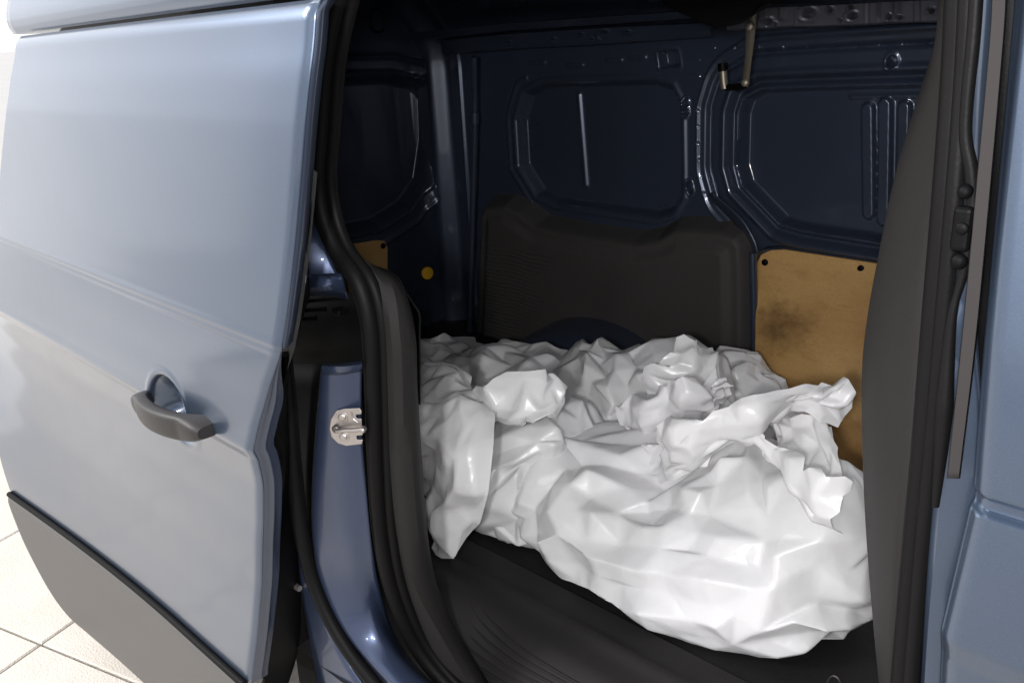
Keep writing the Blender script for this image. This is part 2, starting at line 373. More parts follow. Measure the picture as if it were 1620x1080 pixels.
# opening with dark oval cover in the lining
ov = spl([U(430, 680, .60), U(447, 700, .625), U(450, 750, .625), U(440, 790, .615), U(425, 775, .60), U(420, 720, .595)], 40, True) + np.array([0.006, -0.002, 0])
cen = ov.mean(0)
mesh('lining_cover', np.vstack([ov, ov * 0.85 + cen * 0.15 + np.array([0.004, -0.001, 0]), cen[None] + np.array([0.004, -0.001, 0])]),
     grid_faces(2, 40, False, True) + [(40 + i, 40 + (i + 1) % 40, 80) for i in range(40)], RUBBER, door, True, 40)

# cladding below the skin, with a thin black seal on its top edge
cz = [-1.122, -1.128, -1.16, -1.25, -1.36, -1.42, -1.445, -1.45]
cy = [0.563, 0.551, 0.546, 0.543, 0.548, 0.557, 0.575, 0.61]
cx0 = [-1.264, -1.266, -1.285, -1.34, -1.40, -1.44, -1.455, -1.46]
cx1 = [-2.362, -2.360, -2.345, -2.30, -2.235, -2.17, -2.135, -2.12]
rows = []
for z, y, a, b in zip(cz, cy, cx0, cx1):
    xs = np.linspace(a, b, 80); pl_ = 0.012 * smooth((-xs - 1.1) / 1.2) - 0.06 * smooth((-xs - 1.5) / 1.4) * smooth((-z - 0.7) / 0.4)
    rows.append(np.stack([xs, y + pl_ + (0.0 if z > -1.3 else 0.0), np.full(80, z + ZC)], 1))
rows = np.array(rows); rows = np.array([spl(rows[:, j], 40) for j in range(80)]).transpose(1, 0, 2)
cl = mesh('door_cladding', rows.reshape(-1, 3), grid_faces(40, 80), CLAD, door, True, 50); solid(cl, 0.004, -1)
xs = np.linspace(-1.262, -2.36, 60); pl_ = 0.012 * smooth((-xs - 1.1) / 1.2) - 0.06 * smooth((-xs - 1.5) / 1.4)
tube('cladding_seal', np.stack([xs, 0.553 + pl_, np.full(60, -1.119 + ZC)], 1), 0.0075, RUBBER, door, 60, 8)

# sheet over the scoop, its dark colour standing for the shade behind the grip
qa = np.linspace(0.0, 0.97, 16); qt = np.linspace(0, 2 * math.pi, 48, endpoint=False)
QA, QT = np.meshgrid(qa, qt, indexing='ij'); cxs = hc[0] + 0.068 * QA * np.cos(QT); czs = hc[2] - ZC + 0.066 * QA * np.sin(QT)
cup = mesh('cup_shade_sheet', np.stack([cxs, door_y(cxs, czs) - 0.0012, czs + ZC], -1).reshape(-1, 3), grid_faces(16, 48, False, True), CUP_SHADE, door, True, 60)

# handle: a bowed grip bridging the scoop
h0 = np.array([U(225, 627, .545), U(335, 680, .545)])
ax = h0[1] - h0[0]; L = np.linalg.norm(ax); ax /= L
upv = np.array([0, 0, 1.0]) - ax * ax[2]; upv /= np.linalg.norm(upv); outv = np.cross(ax, upv); outv *= -np.sign(outv[1])
S = []
ns = 44
for t in np.linspace(0, 1, ns):
    prot = 0.006 + 0.040 * math.sin(math.pi * min(max(t * 0.97 + 0.02, 0), 1)) ** 0.65
    hh = 0.0215 * (1 - abs(2 * t - 1) ** 5 * 0.55) * (0.92 + 0.1 * t)
    th = 0.013 if 0.16 < t < 0.80 else 0.02
    if t < 0.16: th = 0.013 + (0.16 - t) / 0.16 * 0.012
    if t > 0.80: th = 0.013 + (t - 0.80) / 0.2 * 0.02
    c = h0[0] + ax * L * t + outv * (prot - 0.012 - th * 0.25)
    ring = []
    for q in np.linspace(0, 2 * math.pi, 28, endpoint=False):
        cq, sq = math.cos(q), math.sin(q)
        a = np.sign(cq) * abs(cq) ** 0.55; b = np.sign(sq) * abs(sq) ** 0.6
        groove = 0.0012 * math.exp(-((b - 0.15) / 0.06) ** 2) if a > 0.5 else 0
        ring.append(c + upv * hh * b + outv * (th * a - groove))
    S.append(ring)
S = np.array(S)
mesh('door_handle', S.reshape(-1, 3), grid_faces(ns, 28, False, True) + [tuple(range(28)), tuple((ns - 1) * 28 + i for i in range(28))[::-1]], HANDLE, door, True, 55)

# --- body above the door (roof rail side) and behind it
def roof_side():
    prof_ = [(0.0195, 0.70), (0.0195, 0.632), (0.024, 0.617), (0.05, 0.611), (0.10, 0.625), (0.16, 0.65), (0.22, 0.69), (0.26, 0.76)]
    xs = np.linspace(-0.80, -1.86, 60); rows = []
    for z, y in prof_:
        r_ = np.stack([xs - 0.0 + z * 0.25, np.full(60, y) + 0.012 * smooth((-xs - 1.1) / 1.2), z + ZC - 0.026 * np.clip((-xs - 0.86) / 0.93, 0, 1.2)], 1); rows.append(r_)
    rows = np.array(rows); rows = np.array([spl(rows[:, j], 30) for j in range(60)]).transpose(1, 0, 2)
    o = mesh('roof_side_panel', rows.reshape(-1, 3), grid_faces(30, 60), PAINT, van, True, 40); solid(o, 0.004, -1)
roof_side()

# --- the rest of the shell, so that light comes in through the open door only
def slab(name, x0, x1, y0, y1, z0, z1, m_): return box(name, ((x0 + x1) / 2, (y0 + y1) / 2, (z0 + z1) / 2), (x1 - x0, y1 - y0, z1 - z0), m_, van, bevel=0.01)
slab('rear_side_panel', -2.40, -1.28, 0.80, 0.90, 0.30, 1.50, TRIM)
slab('rear_side_lining', -2.46, -1.46, 0.94, 0.97, 1.44, 1.81, TRIM)
slab('pillar_lining', -1.52, -1.24, 0.80, 0.83, 1.50, 1.81, TRIM)
slab('cab_bulkhead', 0.14, 0.17, 0.72, 2.10, 0.45, 1.80, TRIM)
slab('roof_outer_panel', -2.46, 0.9, 0.92, 2.12, 1.80, 1.83, PAINT)
slab('rear_outer_panel', -2.47, -2.39, 0.89, 2.16, 0.30, 1.50, PAINT)
slab('rear_upper_panel', -2.47, -2.42, 0.95, 2.16, 1.50, 1.80, PAINT)
slab('under_floor', -2.40, 0.9, 0.78, 2.10, 0.30, 0.36, BLACK)

# --- rear pillar of the opening, from the outside in
def PX(l): return [U(a, b, c) for a, b, c in l]
loft('rear_pillar_upper', [PX([(500, -30, .66), (494, 60, .66), (480, 170, .665), (470, 260, .67), (466, 330, .675)]),
                           PX([(508, -30, .655), (500, 60, .655), (488, 150, .66), (478, 250, .665), (474, 330, .67)]),
                           PX([(530, -30, .68), (512, 60, .68), (501, 150, .69), (495, 250, .695), (499, 330, .70)])], INNER, van, 50, thick=0.002)
loft('rear_pillar_face', [PX([(474, 330, .67), (478, 380, .67), (485, 440, .67), (486, 460, .672)]),
                          PX([(499, 330, .70), (512, 380, .70), (530, 425, .70), (545, 455, .70)])], JAMB, van, 40, 8, thick=0.002)
loft('pillar_ledge', [PX([(484, 436, .665), (510, 434, .67), (540, 432, .69)]), PX([(484, 452, .655), (510, 448, .66), (544, 444, .69)]),
                      PX([(484, 460, .66), (515, 458, .665), (548, 462, .70)]), PX([(484, 468, .70), (520, 468, .70), (552, 474, .72)])], JAMB, van, 20, 10, thick=0.002)
# recess for the middle track with its slides
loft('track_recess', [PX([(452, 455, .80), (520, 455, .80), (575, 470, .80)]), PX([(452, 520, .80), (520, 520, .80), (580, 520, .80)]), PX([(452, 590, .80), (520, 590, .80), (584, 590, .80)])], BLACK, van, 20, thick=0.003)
for (x0, y0, x1, y1) in [(462, 478, 548, 470), (464, 491, 515, 489), (462, 505, 500, 503)]:
    tube('track_rail', [U(x0, y0, .70), U((x0 + x1) / 2, (y0 + y1) / 2, .71), U(x1, y1, .72)], 0.004, BLACK, van, 12, 8, flat=1.0)
box('track_roller', U(538, 492, .72), (0.02, 0.02, 0.01), BLACK, van)
loft('rear_pillar', [PX([(509, 578, .665), (500, 680, .665), (494, 780, .665), (496, 860, .665), (508, 930, .665), (545, 1000, .667), (600, 1070, .67), (660, 1130, .675)]),
                     PX([(512, 580, .655), (506, 680, .655), (500, 780, .655), (502, 860, .655), (514, 930, .655), (552, 1000, .657), (608, 1065, .66), (668, 1120, .665)]),
                     PX([(540, 580, .665), (540, 680, .665), (541, 780, .665), (550, 860, .668), (566, 930, .68), (600, 1000, .69), (650, 1060, .70), (720, 1120, .71)]),
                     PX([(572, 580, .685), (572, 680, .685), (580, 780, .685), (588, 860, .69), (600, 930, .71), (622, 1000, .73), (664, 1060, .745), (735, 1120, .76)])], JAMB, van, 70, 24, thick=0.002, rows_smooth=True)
loft('pillar_cap', [PX([(509, 592, .655), (540, 592, .662), (573, 586, .685)]), PX([(509, 583, .650), (540, 583, .656), (573, 577, .68)]), PX([(509, 578, .66), (540, 577, .665), (573, 572, .69)]), PX([(511, 575, .72), (540, 574, .72), (573, 570, .73)])], JAMB, van, 20, 14, thick=0.002, rows_smooth=True)
tube('outer_seal', PX([(452, 560, .66), (459, 640, .66), (465, 740, .655), (476, 830, .65), (492, 905, .648), (520, 975, .648), (556, 1035, .65), (600, 1090, .655)]), [0.010, 0.012, 0.014, 0.014, 0.013, 0.012, 0.012], RUBBER, van, 60, 10)
loft('sill_outer', [PX([(470, 860, .66), (476, 930, .66), (490, 1010, .66), (505, 1090, .66)]), PX([(492, 880, .66), (505, 950, .66), (540, 1030, .665), (580, 1090, .67)])], JAMB, van, 30, 6, thick=0.002)
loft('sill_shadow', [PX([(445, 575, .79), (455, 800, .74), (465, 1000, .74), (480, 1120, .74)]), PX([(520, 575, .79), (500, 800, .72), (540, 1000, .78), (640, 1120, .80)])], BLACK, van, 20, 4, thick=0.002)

# weatherstrip of the opening (soft black bulb following the aperture)
ws = PX([(548, -40, .70), (530, 20, .70), (515, 100, .70), (508, 200, .70), (503, 280, .70), (512, 345, .70), (533, 397, .70), (568, 448, .70), (586, 520, .70), (591, 620, .70), (595, 740, .70), (602, 840, .705), (620, 930, .72), (655, 1015, .74), (700, 1075, .755), (760, 1130, .77)])
tube('opening_weatherstrip', ws, 0.0135, RUBBER, van, 140, 14)
ws2 = [p + np.array([0.014, 0.012, 0.0]) for p in ws]
tube('inner_seal_lip', ws2, 0.009, RUBBER, van, 140, 12)

# rear pillar trim inside the seal, running into the step
loft('rear_pillar_trim', [PX([(548, 405, .72), (580, 445, .72), (596, 520, .72), (600, 620, .72), (604, 740, .72), (612, 840, .725), (632, 925, .735), (668, 1005, .75), (712, 1085, .765)]),
                          PX([(575, 412, .715), (600, 455, .715), (618, 520, .71), (622, 620, .71), (628, 740, .71), (638, 840, .72), (660, 925, .74), (700, 1005, .765), (752, 1085, .79)]),
                          PX([(590, 420, .75), (630, 450, .75), (652, 525, .75), (656, 620, .75), (664, 740, .75), (673, 850, .76), (688, 925, .79), (722, 1003, .82), (775, 1085, .84)]),
                          PX([(592, 420, .86), (634, 450, .86), (656, 525, .86), (660, 620, .86), (668, 740, .86), (676, 850, .87), (692, 925, .90), (727, 1003, .92), (781, 1085, .93)])], TRIM, van, 70, 24, thick=0.002, rows_smooth=True)
# lobe of the trim that stands out behind the pillar (wheel housing cover)
loft('wheelhouse_trim', [[U(a, b, .95) for a, b in [(570, 418), (600, 424), (628, 438), (642, 462), (655, 482), (664, 498), (664, 530), (664, 640)]],
                         [U(a, b, 1.10) for a, b in [(560, 418), (596, 422), (622, 434), (636, 458), (650, 480), (660, 496), (661, 530), (661, 640)]],
                         [U(a, b, 1.14) for a, b in [(575, 424), (600, 430), (622, 440), (636, 462), (650, 484), (658, 500), (659, 532), (659, 640)]]], TRIM, van, 50, 8, thick=0.003)

# striker plate with its bolt and screws
sc_ = U(548, 676, .668)
nrm = np.cross(U(572, 680, .685) - U(508, 680, .656), np.array([0, 0, 1.0])); nrm /= np.linalg.norm(nrm)
if nrm[1] > 0: nrm = -nrm
pu = np.array([0, 0, 1.0]); pv = U(572, 680, .685) - U(508, 680, .656); pv /= np.linalg.norm(pv)
def on_plate(px, py, off):
    d = _ray(px, py); o_ = np.array([0, 0, CAMH]); t = ((sc_ + nrm * off - o_) @ nrm) / (d @ nrm); return o_ + d * t
outl = [(521, 678), (523, 663), (532, 649), (545, 646), (569, 645), (572, 650), (572, 655), (563, 656), (564, 661), (572, 662), (574, 688), (564, 689), (565, 695), (574, 695), (573, 702), (548, 705), (535, 701), (524, 690)]
n_ = len(outl)
Vp = [on_plate(a, b, 0.000) for a, b in outl] + [on_plate(a, b, 0.006) for a, b in outl]
Fp = [tuple(range(n_, 2 * n_))] + [(i, (i + 1) % n_, n_ + (i + 1) % n_, n_ + i) for i in range(n_)]
strk = mesh('striker_plate', Vp, Fp, STEEL, van, False)
b_ = strk.modifiers.new('edge', 'BEVEL'); b_.width = 0.0012; b_.segments = 2; b_.limit_method = 'ANGLE'; b_.angle_limit = RAD(50)
for a, b in [(541, 660), (543, 691)]:
    disc('screw_seat', on_plate(a, b, .0062), nrm, 0.0098, 0.0012, STEEL, strk, dome=0.2)
    disc('screw', on_plate(a, b, .008), nrm, 0.0062, 0.002, DARKSTEEL if b == 0 else STEEL, strk, dome=0.5)
tube('striker_bolt', [on_plate(533, 681, .012), on_plate(545, 680, .016), on_plate(560, 680, .016), on_plate(575, 678, .014)], 0.0034, STEEL, strk, 16, 10)
disc('rivet', on_plate(532, 678, .009), nrm, 0.0062, 0.004, DARKSTEEL, strk)
disc('bolt_head', on_plate(575, 679, .012), nrm, 0.0045, 0.005, STEEL, strk)
# raised pressing of the plate
tube('plate_rib', [on_plate(556, 652, .0062), on_plate(559, 662, .0062), on_plate(566, 668, .0062)], 0.0012, STEEL, strk, 12, 6)

# --- floor of the cargo bay and the ribbed step
ZF = -1.06 + CAMH
fx = np.linspace(-2.36, 0.15, 120); fy = np.linspace(1.02, 2.12, 60)
FX, FY = np.meshgrid(fx, fy, indexing='ij')
FZ = ZF + 0.0015 * np.sin(FY * 2 * math.pi / 0.045) * 0.8
lf = mesh('load_floor', np.stack([FX, FY, FZ], -1).reshape(-1, 3), grid_faces(120, 60), MAT_FLOOR, van); solid(lf, 0.01, -1)
sx = np.linspace(-1.25, 0.1, 260); sy_ = np.linspace(0.66, 1.06, 150)
SX, SY = np.meshgrid(sx, sy_, indexing='ij')
# the step falls away towards the outside, with a raised lip at the mat
SZ = ZF + 0.012 - 0.15 * smooth((0.93 - SY) / 0.18)
SZ += 0.010 * np.exp(-((SY - 0.985) / 0.018) ** 2)
rib = 0.010 * np.maximum(0, np.cos((SY - 0.74) * 2 * math.pi / 0.024)) ** 3
msk = smooth((SX + 0.93 + (SY - 0.75) * 0.55) / 0.03) * smooth((0.905 - SY) / 0.02) * smooth((SY - 0.76) / 0.02)
# rises into the rear pillar at its end
rise = smooth((-SX - 0.93) / 0.16); SZ += 0.10 * rise * smooth((1.0 - SY) / 0.2)
stp = mesh('door_step', np.stack([SX, SY, SZ], -1).reshape(-1, 3), grid_faces(260, 150), TRIM, van, True, 60)
def on_step(px, py):
    z = ZF - 0.05
    for _ in range(12):
        p = UZ(px, py, z); i = int(np.clip(round((p[0] + 1.25) / 1.35 * 259), 0, 259)); j = int(np.clip(round((p[1] - 0.66) / 0.40 * 149), 0, 149)); z = 0.5 * z + 0.5 * SZ[i, j]
    return np.array([p[0], p[1], z + 0.0005])
for k in range(8):
    tube('tread_rib', [on_step(752 - 9 * k, 940 + 13 * k), on_step(772 - 8 * k, 975 + 12 * k), on_step(815 - 6 * k, 1018 + 11 * k), on_step(885 - 4 * k, 1064 + 9 * k), on_step(960, 1105 + 8 * k)], [0.0008, 0.0022, 0.0026, 0.0026, 0.0026], TRIM, stp, 40, 8)
rg = UZ(1318, 1092, ZF + 0.01)
tie = [rg + np.array([0.012 * math.cos(t), 0.004, 0.026 * math.sin(t)]) for t in np.linspace(-0.4, math.pi + 0.4, 12)]
tube('tie_down_loop', tie, 0.0018, DARKSTEEL, lf, 40, 8)

# --- far wall: pressed sheet metal as one relief
YW = 2.05
def W2(px, py, y=YW): p = U(px, py, y); return (p[0], p[2] - CAMH)
def Wp(l): return [W2(a, b) for a, b in l]
wx = np.linspace(-2.33, -0.62, 640); wz = np.linspace(0.07, -1.08, 400)
WX, WZ = np.meshgrid(wx, wz, indexing='ij')
H = np.zeros_like(WX)               # positive: away from the viewer
p1 = Wp([(830, 148), (858, 134), (1030, 128), (1062, 138), (1076, 165), (1078, 310), (1064, 336), (1036, 344), (880, 322), (850, 308), (822, 262), (818, 190)])
d1 = poly_sdf(WX, WZ, p1)
H += 0.035 * smooth((0.004 - d1) / 0.02) - 0.006 * np.exp(-((d1 - 0.012) / 0.008) ** 2) - 0.006 * np.exp(-((d1 - 0.038) / 0.008) ** 2) * (WX < W2(840, 250)[0])
def seg(a, b, w, h):
    a = np.array(W2(*a)); b = np.array(W2(*b)); e = b - a
    t = np.clip(((WX - a[0]) * e[0] + (WZ - a[1]) * e[1]) / (e @ e), 0, 1)
    return h * np.exp(-(np.hypot(WX - a[0] - e[0] * t, WZ - a[1] - e[1] * t) / w) ** 2)
H -= seg((905, 152), (917, 296), 0.009, 0.009)
p2 = Wp([(1172, 180), (1180, 156), (1206, 142), (1300, 138), (1700, 128), (1700, 440), (1500, 398), (1270, 362), (1236, 352), (1178, 292), (1170, 262)])
d2 = poly_sdf(WX, WZ, p2)
H += 0.030 * smooth((0.002 - d2) / 0.014)
H += 0.016 * np.exp(-((d2 - 0.018) / 0.008) ** 2) - 0.010 * np.exp(-((d2 - 0.038) / 0.009) ** 2)
H += 0.014 * np.exp(-((d2 - 0.085) / 0.007) ** 2) * (WZ > W2(1300, 380)[1])
H -= 0.012 * smooth((0.13 - d2) / 0.008) * (d2 > -0.001)
H -= 0.006 * np.exp(-((d2 - 0.118) / 0.006) ** 2)
for (a, b, c, d) in [((1366, 175), (1368, 340), 0.012, 0.014), ((1394, 168), (1392, 350), 0.013, 0.016), ((1424, 172), (1420, 350), 0.012, 0.014)]:
    A_ = np.array(W2(*a)); B_ = np.array(W2(*b)); e = B_ - A_
    t = np.clip(((WX - A_[0]) * e[0] + (WZ - A_[1]) * e[1]) / (e @ e), 0, 1)
    q = np.hypot(WX - A_[0] - e[0] * t, WZ - A_[1] - e[1] * t); H -= d * smooth((c + 0.006 - q) / 0.007)
H -= seg((1340, 156), (1500, 152), 0.006, 0.006)
def hole(px, py, rx, rz, dep=0.03, ring=0.004):
    c = W2(px, py); q = np.sqrt(((WX - c[0]) / rx) ** 2 + ((WZ - c[1]) / rz) ** 2)
    global H
    H += dep * smooth((1.08 - q) / 0.2) - ring * np.exp(-((q - 1.45) / 0.25) ** 2)
hole(1415, 97, 0.010, 0.012)
for a, b in [(1086, 163), (1086, 177), (1091, 292), (1093, 301)]: hole(a, b, 0.007, 0.010, 0.02)
q = poly_sdf(WX, WZ, Wp([(1044, 84), (1072, 82), (1074, 104), (1046, 106)])); H += 0.03 * smooth((0.004 - q) / 0.008) - 0.003 * np.exp(-((q - 0.008) / 0.005) ** 2)
for a in range(1135, 1500, 37): hole(a, 75 - (a - 1135) * 0.02, 0.003, 0.003, 0.004, 0.002)
for b in range(95, 320, 26): hole(1109 + max(0, b - 230) * 0.12, b, 0.003, 0.003, 0.003, 0.002)
for a, b in [(840, 100), (900, 104), (962, 96), (1000, 92)]: H -= seg((a, b), (a + 22, b - 1), 0.006, 0.006)
dw = poly_sdf(WX, WZ, Wp([(1190, 440), (1192, 416), (1200, 400), (1218, 392), (1240, 391), (1400, 414), (1720, 452), (1720, 1000), (1190, 900)]))
H = np.where(dw < 0, np.maximum(H, 0.012), H); H += 0.012 * smooth((0.008 - dw) / 0.008) * (dw > 0)
YB = YW - 0.16 * smooth((WZ + 0.20) / 0.30) ** 1.5                    # leans in towards the roof
# corner post of the rear door frame at the far left
YB = YB - 0.05 * smooth((-2.22 - WX) / 0.06)
H -= 0.012 * np.exp(-((WX + 2.17) / 0.008) ** 2)
Vw = np.stack([WX, YB + H, WZ + CAMH], -1).reshape(-1, 3)
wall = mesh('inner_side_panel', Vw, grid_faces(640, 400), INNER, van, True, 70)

# cant rail of box section at the top of the wall, its pressings picked out by holes
def rail(name, pts_top, pts_bot, y, mat_, depth, n, fn=None):
    T = lin([U(a, b, y - 0.04) for a, b in pts_top], n); B = lin([U(a, b, y) for a, b in pts_bot], n)
    rows = []
    K = 40
    for k in range(K):
        t = k / (K - 1); p = T * (1 - t) + B * t
        off = np.zeros(n)
        if fn is not None: off = fn(np.linspace(0, 1, n), t)
        e = smooth(min(t, 1 - t) / 0.10)
        rows.append(p + np.stack([np.zeros(n), (1 - e) * depth + off, np.zeros(n)], 1))
    rows = np.array(rows)
    return mesh(name, rows.reshape(-1, 3), grid_faces(K, n), mat_, van, True, 60)
def f_front(u, t):
    o = np.zeros_like(u)
    for a, b, h in [(0.0, 0.13, 0.0), (0.15, 0.30, 0.018), (0.32, 0.60, -0.016), (0.62, 0.76, 0.014), (0.78, 1.0, -0.014)]:
        o += h * smooth((u - a) / 0.012) * smooth((b - u) / 0.012)
    def hl(cu, ct, ru, rt):
        q = np.sqrt(((u - cu) / ru) ** 2 + ((t - ct) / rt) ** 2); return 0.03 * smooth((1.1 - q) / 0.25) - 0.004 * np.exp(-((q - 1.8) / 0.4) ** 2)
    o += hl(0.37, 0.42, 0.022, 0.16) + hl(0.545, 0.58, 0.016, 0.12) + hl(0.46, 0.3, 0.008, 0.07) + hl(0.54, 0.22, 0.008, 0.07) + hl(0.50, 0.72, 0.006, 0.05)
    o += hl(0.66, 0.7, 0.007, 0.09) + hl(0.70, 0.72, 0.007, 0.06) + hl(0.83, 0.5, 0.009, 0.07) + hl(0.88, 0.28, 0.009, 0.07) + hl(0.17, 0.70, 0.014, 0.12) + hl(0.20, 0.8, 0.007, 0.06)
    o -= 0.008 * (np.exp(-((u - 0.23) / 0.012) ** 2) + np.exp(-((u - 0.69) / 0.014) ** 2)) * smooth((0.7 - t) / 0.2)
    return o
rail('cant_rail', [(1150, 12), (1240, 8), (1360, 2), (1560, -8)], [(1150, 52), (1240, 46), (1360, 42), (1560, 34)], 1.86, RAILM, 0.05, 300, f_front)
def f_rear(u, t):
    def hl(cu, ct, ru, rt):
        q = np.sqrt(((u - cu) / ru) ** 2 + ((t - ct) / rt) ** 2); return 0.03 * smooth((1.1 - q) / 0.25) - 0.005 * np.exp(-((q - 1.5) / 0.3) ** 2)
    return hl(0.66, 0.45, 0.014, 0.2) + hl(0.58, 0.4, 0.008, 0.09) + hl(0.74, 0.42, 0.009, 0.09) + hl(0.48, 0.6, 0.008, 0.09) + hl(0.62, 0.7, 0.006, 0.08) + hl(0.3, 0.6, 0.008, 0.09)
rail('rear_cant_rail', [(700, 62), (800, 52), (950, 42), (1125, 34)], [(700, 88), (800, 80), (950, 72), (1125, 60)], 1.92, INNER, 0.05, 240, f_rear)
# second longitudinal rail above, at the roof
rail('roof_rail', [(650, 52), (800, 36), (950, 26), (1125, 14)], [(650, 66), (800, 50), (950, 40), (1125, 28)], 1.80, INNER, 0.05, 120)
# roof skin with cross bows
rx = np.linspace(-2.45, 0.3, 140); ry = np.linspace(0.88, 1.95, 50)
RX, RY = np.meshgrid(rx, ry, indexing='ij')
RZ = CAMH + 0.16 - 0.10 * ((RY - 1.36) / 0.62) ** 2 - 0.05 * smooth((RY - 1.72) / 0.2)
for c in (-1.95, -1.35, -0.62): RZ = RZ - 0.035 * smooth((0.05 - np.abs(RX - c)) / 0.03)
mesh('roof_skin', np.stack([RX, RY, RZ], -1).reshape(-1, 3), grid_faces(140, 50), INNER, van, True, 50)
loft('opening_header', [PX([(548, -30, .70), (900, -60, .70), (1300, -80, .70), (1700, -90, .70)]), PX([(560, -45, .80), (900, -75, .80), (1300, -95, .80), (1700, -110, .80)])], TRIM, van, 40, thick=0.02)
# black sheet hanging below the roof at the middle bow
loft('dark_roof_sheet', [[U(a, b, 1.45) for a, b in [(1040, -20), (1100, -25), (1180, -30), (1260, -30)]],
                          [U(a, b, 1.50) for a, b in [(1050, 5), (1110, 8), (1180, 6), (1250, 0)]],
                          [U(a, b, 1.50) for a, b in [(1080, 22), (1125, 42), (1175, 36), (1200, 8)]]], BLACK, van, 30, 12, thick=0.004, rows_smooth=True)

# bent metal stay hanging at the wall
STAY = mat('worn_zinc_stay', (0.22, 0.20, 0.165), 0.45, 0.7, noise=0.6, nscale=40, c2=(0.2, 0.17, 0.13))
tube('metal_stay', [U(1190, 8, 1.78), U(1188, 40, 1.80), U(1184, 90, 1.84), U(1179, 135, 1.88)], [0.012, 0.0115, 0.009, 0.009], STAY, van, 40, 12, flat=0.45)
disc('stay_bolt', U(1179, 131, 1.868), (0.2, -1, 0.1), 0.009, 0.006, STAY, van)
disc('stay_pivot', U(1186, 42, 1.79), (0.2, -1, 0.1), 0.010, 0.006, STAY, van)
tube('stay_pin', [U(1144, 112, 1.90), U(1145, 128, 1.90), U(1147, 141, 1.90)], [0.009, 0.0095, 0.0095], STAY, van, 12, 12)
tube('stay_pin_cap', [U(1143, 100, 1.90), U(1144, 113, 1.90)], 0.0115, BLACK, van, 6, 12)
tube('stay_link', [U(1147, 138, 1.90), U(1162, 138, 1.90), U(1179, 135, 1.89)], 0.007, BLACK, van, 12, 10)

# grey moulded panel on the far wall
YT = 1.985
t_out = [(748, 330), (760, 312), (795, 309), (822, 322), (848, 342), (920, 357), (1000, 368), (1032, 362), (1058, 346), (1090, 345), (1140, 349), (1172, 360), (1188, 385), (1191, 430), (1191, 720), (735, 640), (743, 480)]
tp_ = [W2(a, b, YT) for a, b in t_out]
gx = np.linspace(min(p[0] for p in tp_) - .01, max(p[0] for p in tp_) + .01, 260); gz = np.linspace(max(p[1] for p in tp_) + .01, -1.06, 170)
GX, GZ = np.meshgrid(gx, gz, indexing='ij'); dd = poly_sdf(GX, GZ, tp_)
GY = YT + 0.075 * smooth((dd + 0.045) / 0.05) - 0.012 * smooth(-(dd + 0.06) / 0.03)
w_ = np.sin(GZ * 2 * math.pi / 0.0135 + 1.6 * np.sin(GX * 17) + 0.9 * np.sin(GX * 41 + GZ * 6))
c0 = W2(760, 380, YT); c1 = W2(878, 380, YT)
lim = smooth((GX - c0[0]) / 0.03) * smooth((c1[0] + (GZ - c0[1]) * 0.35 + 0.03 * np.sin(GZ * 40) - GX) / 0.06) * smooth((c0[1] + 0.01 - GZ) / 0.03)
GY += 0.003 * np.maximum(w_, 0) ** 2 * lim
keep = dd < 0.012
idx = -np.ones(GX.shape, int); idx[keep] = np.arange(keep.sum())
F = [tuple(idx[i + a, j + b] for a, b in ((0, 0), (1, 0), (1, 1), (0, 1))) for i in range(259) for j in range(169) if keep[i, j] and keep[i + 1, j] and keep[i + 1, j + 1] and keep[i, j + 1]]
mesh('moulded_side_trim', np.stack([GX, GY, GZ + CAMH], -1)[keep], F, SIDETRIM, van, True, 60)
# wheel arch pressing rising in front of it
ac = U(915, 565, 1.86); th = np.linspace(0, math.pi, 30); ph = np.linspace(0.0, math.pi / 2, 14)
Va = [(ac[0] + 0.27 * math.cos(t) * (1 - .0 * p), 1.99 - 0.20 * math.sin(p), ZF + (ac[2] - ZF + 0.085) * math.sin(t) * math.cos(p * 0.55) ** 1) for p in ph for t in th]
Va += [(v[0], v[1], ZF) for v in Va[-30:]]
mesh('wheel_arch', Va, grid_faces(15, 30), INNER, van, True, 50)

# hardboard lining in the wall with its two push buttons
def board(name, outline, y, parent, bound_fn):
    P = [bound_fn(a, b) for a, b in outline]
    n = len(P); V = [p for p in P] + [p + np.array([0, -0.0, 0]) for p in P]
    return P
w_out = [(1195, 440), (1197, 418), (1204, 403), (1220, 396), (1240, 395), (1400, 419), (1500, 434), (1500, 900), (1192, 760)]
P = [U(a, b, 2.035 - 0.175 * max(0, b - 440) / 305) for a, b in w_out]; n = len(P)
Vb = P + [p + np.array([0, 0.008, 0]) for p in P]
wb = mesh('hardboard_panel', Vb, [tuple(range(n))] + [(i, n + i, n + (i + 1) % n, (i + 1) % n) for i in range(n)], WOOD, van, False)
for a, b in [(1210, 415), (1362, 425)]: disc('push_button', U(a, b, 2.033), (0, -1, 0), 0.0085, 0.004, BLACK, wb)
# black frame seam between trim and board
tube('board_seam', [U(1191, 400, 2.0), U(1193, 500, 2.0), U(1191, 640, 2.0), U(1188, 760, 2.0)], 0.010, INNER, van, 30, 10)
loft('wall_lip', [PX([(1118, 310, 2.03), (1160, 350, 2.03), (1186, 388, 2.03), (1192, 420, 2.03)]), PX([(1126, 304, 2.0), (1172, 345, 2.0), (1194, 382, 2.0), (1199, 400, 2.0)])], INNER, van, 30, 5, thick=0.004)

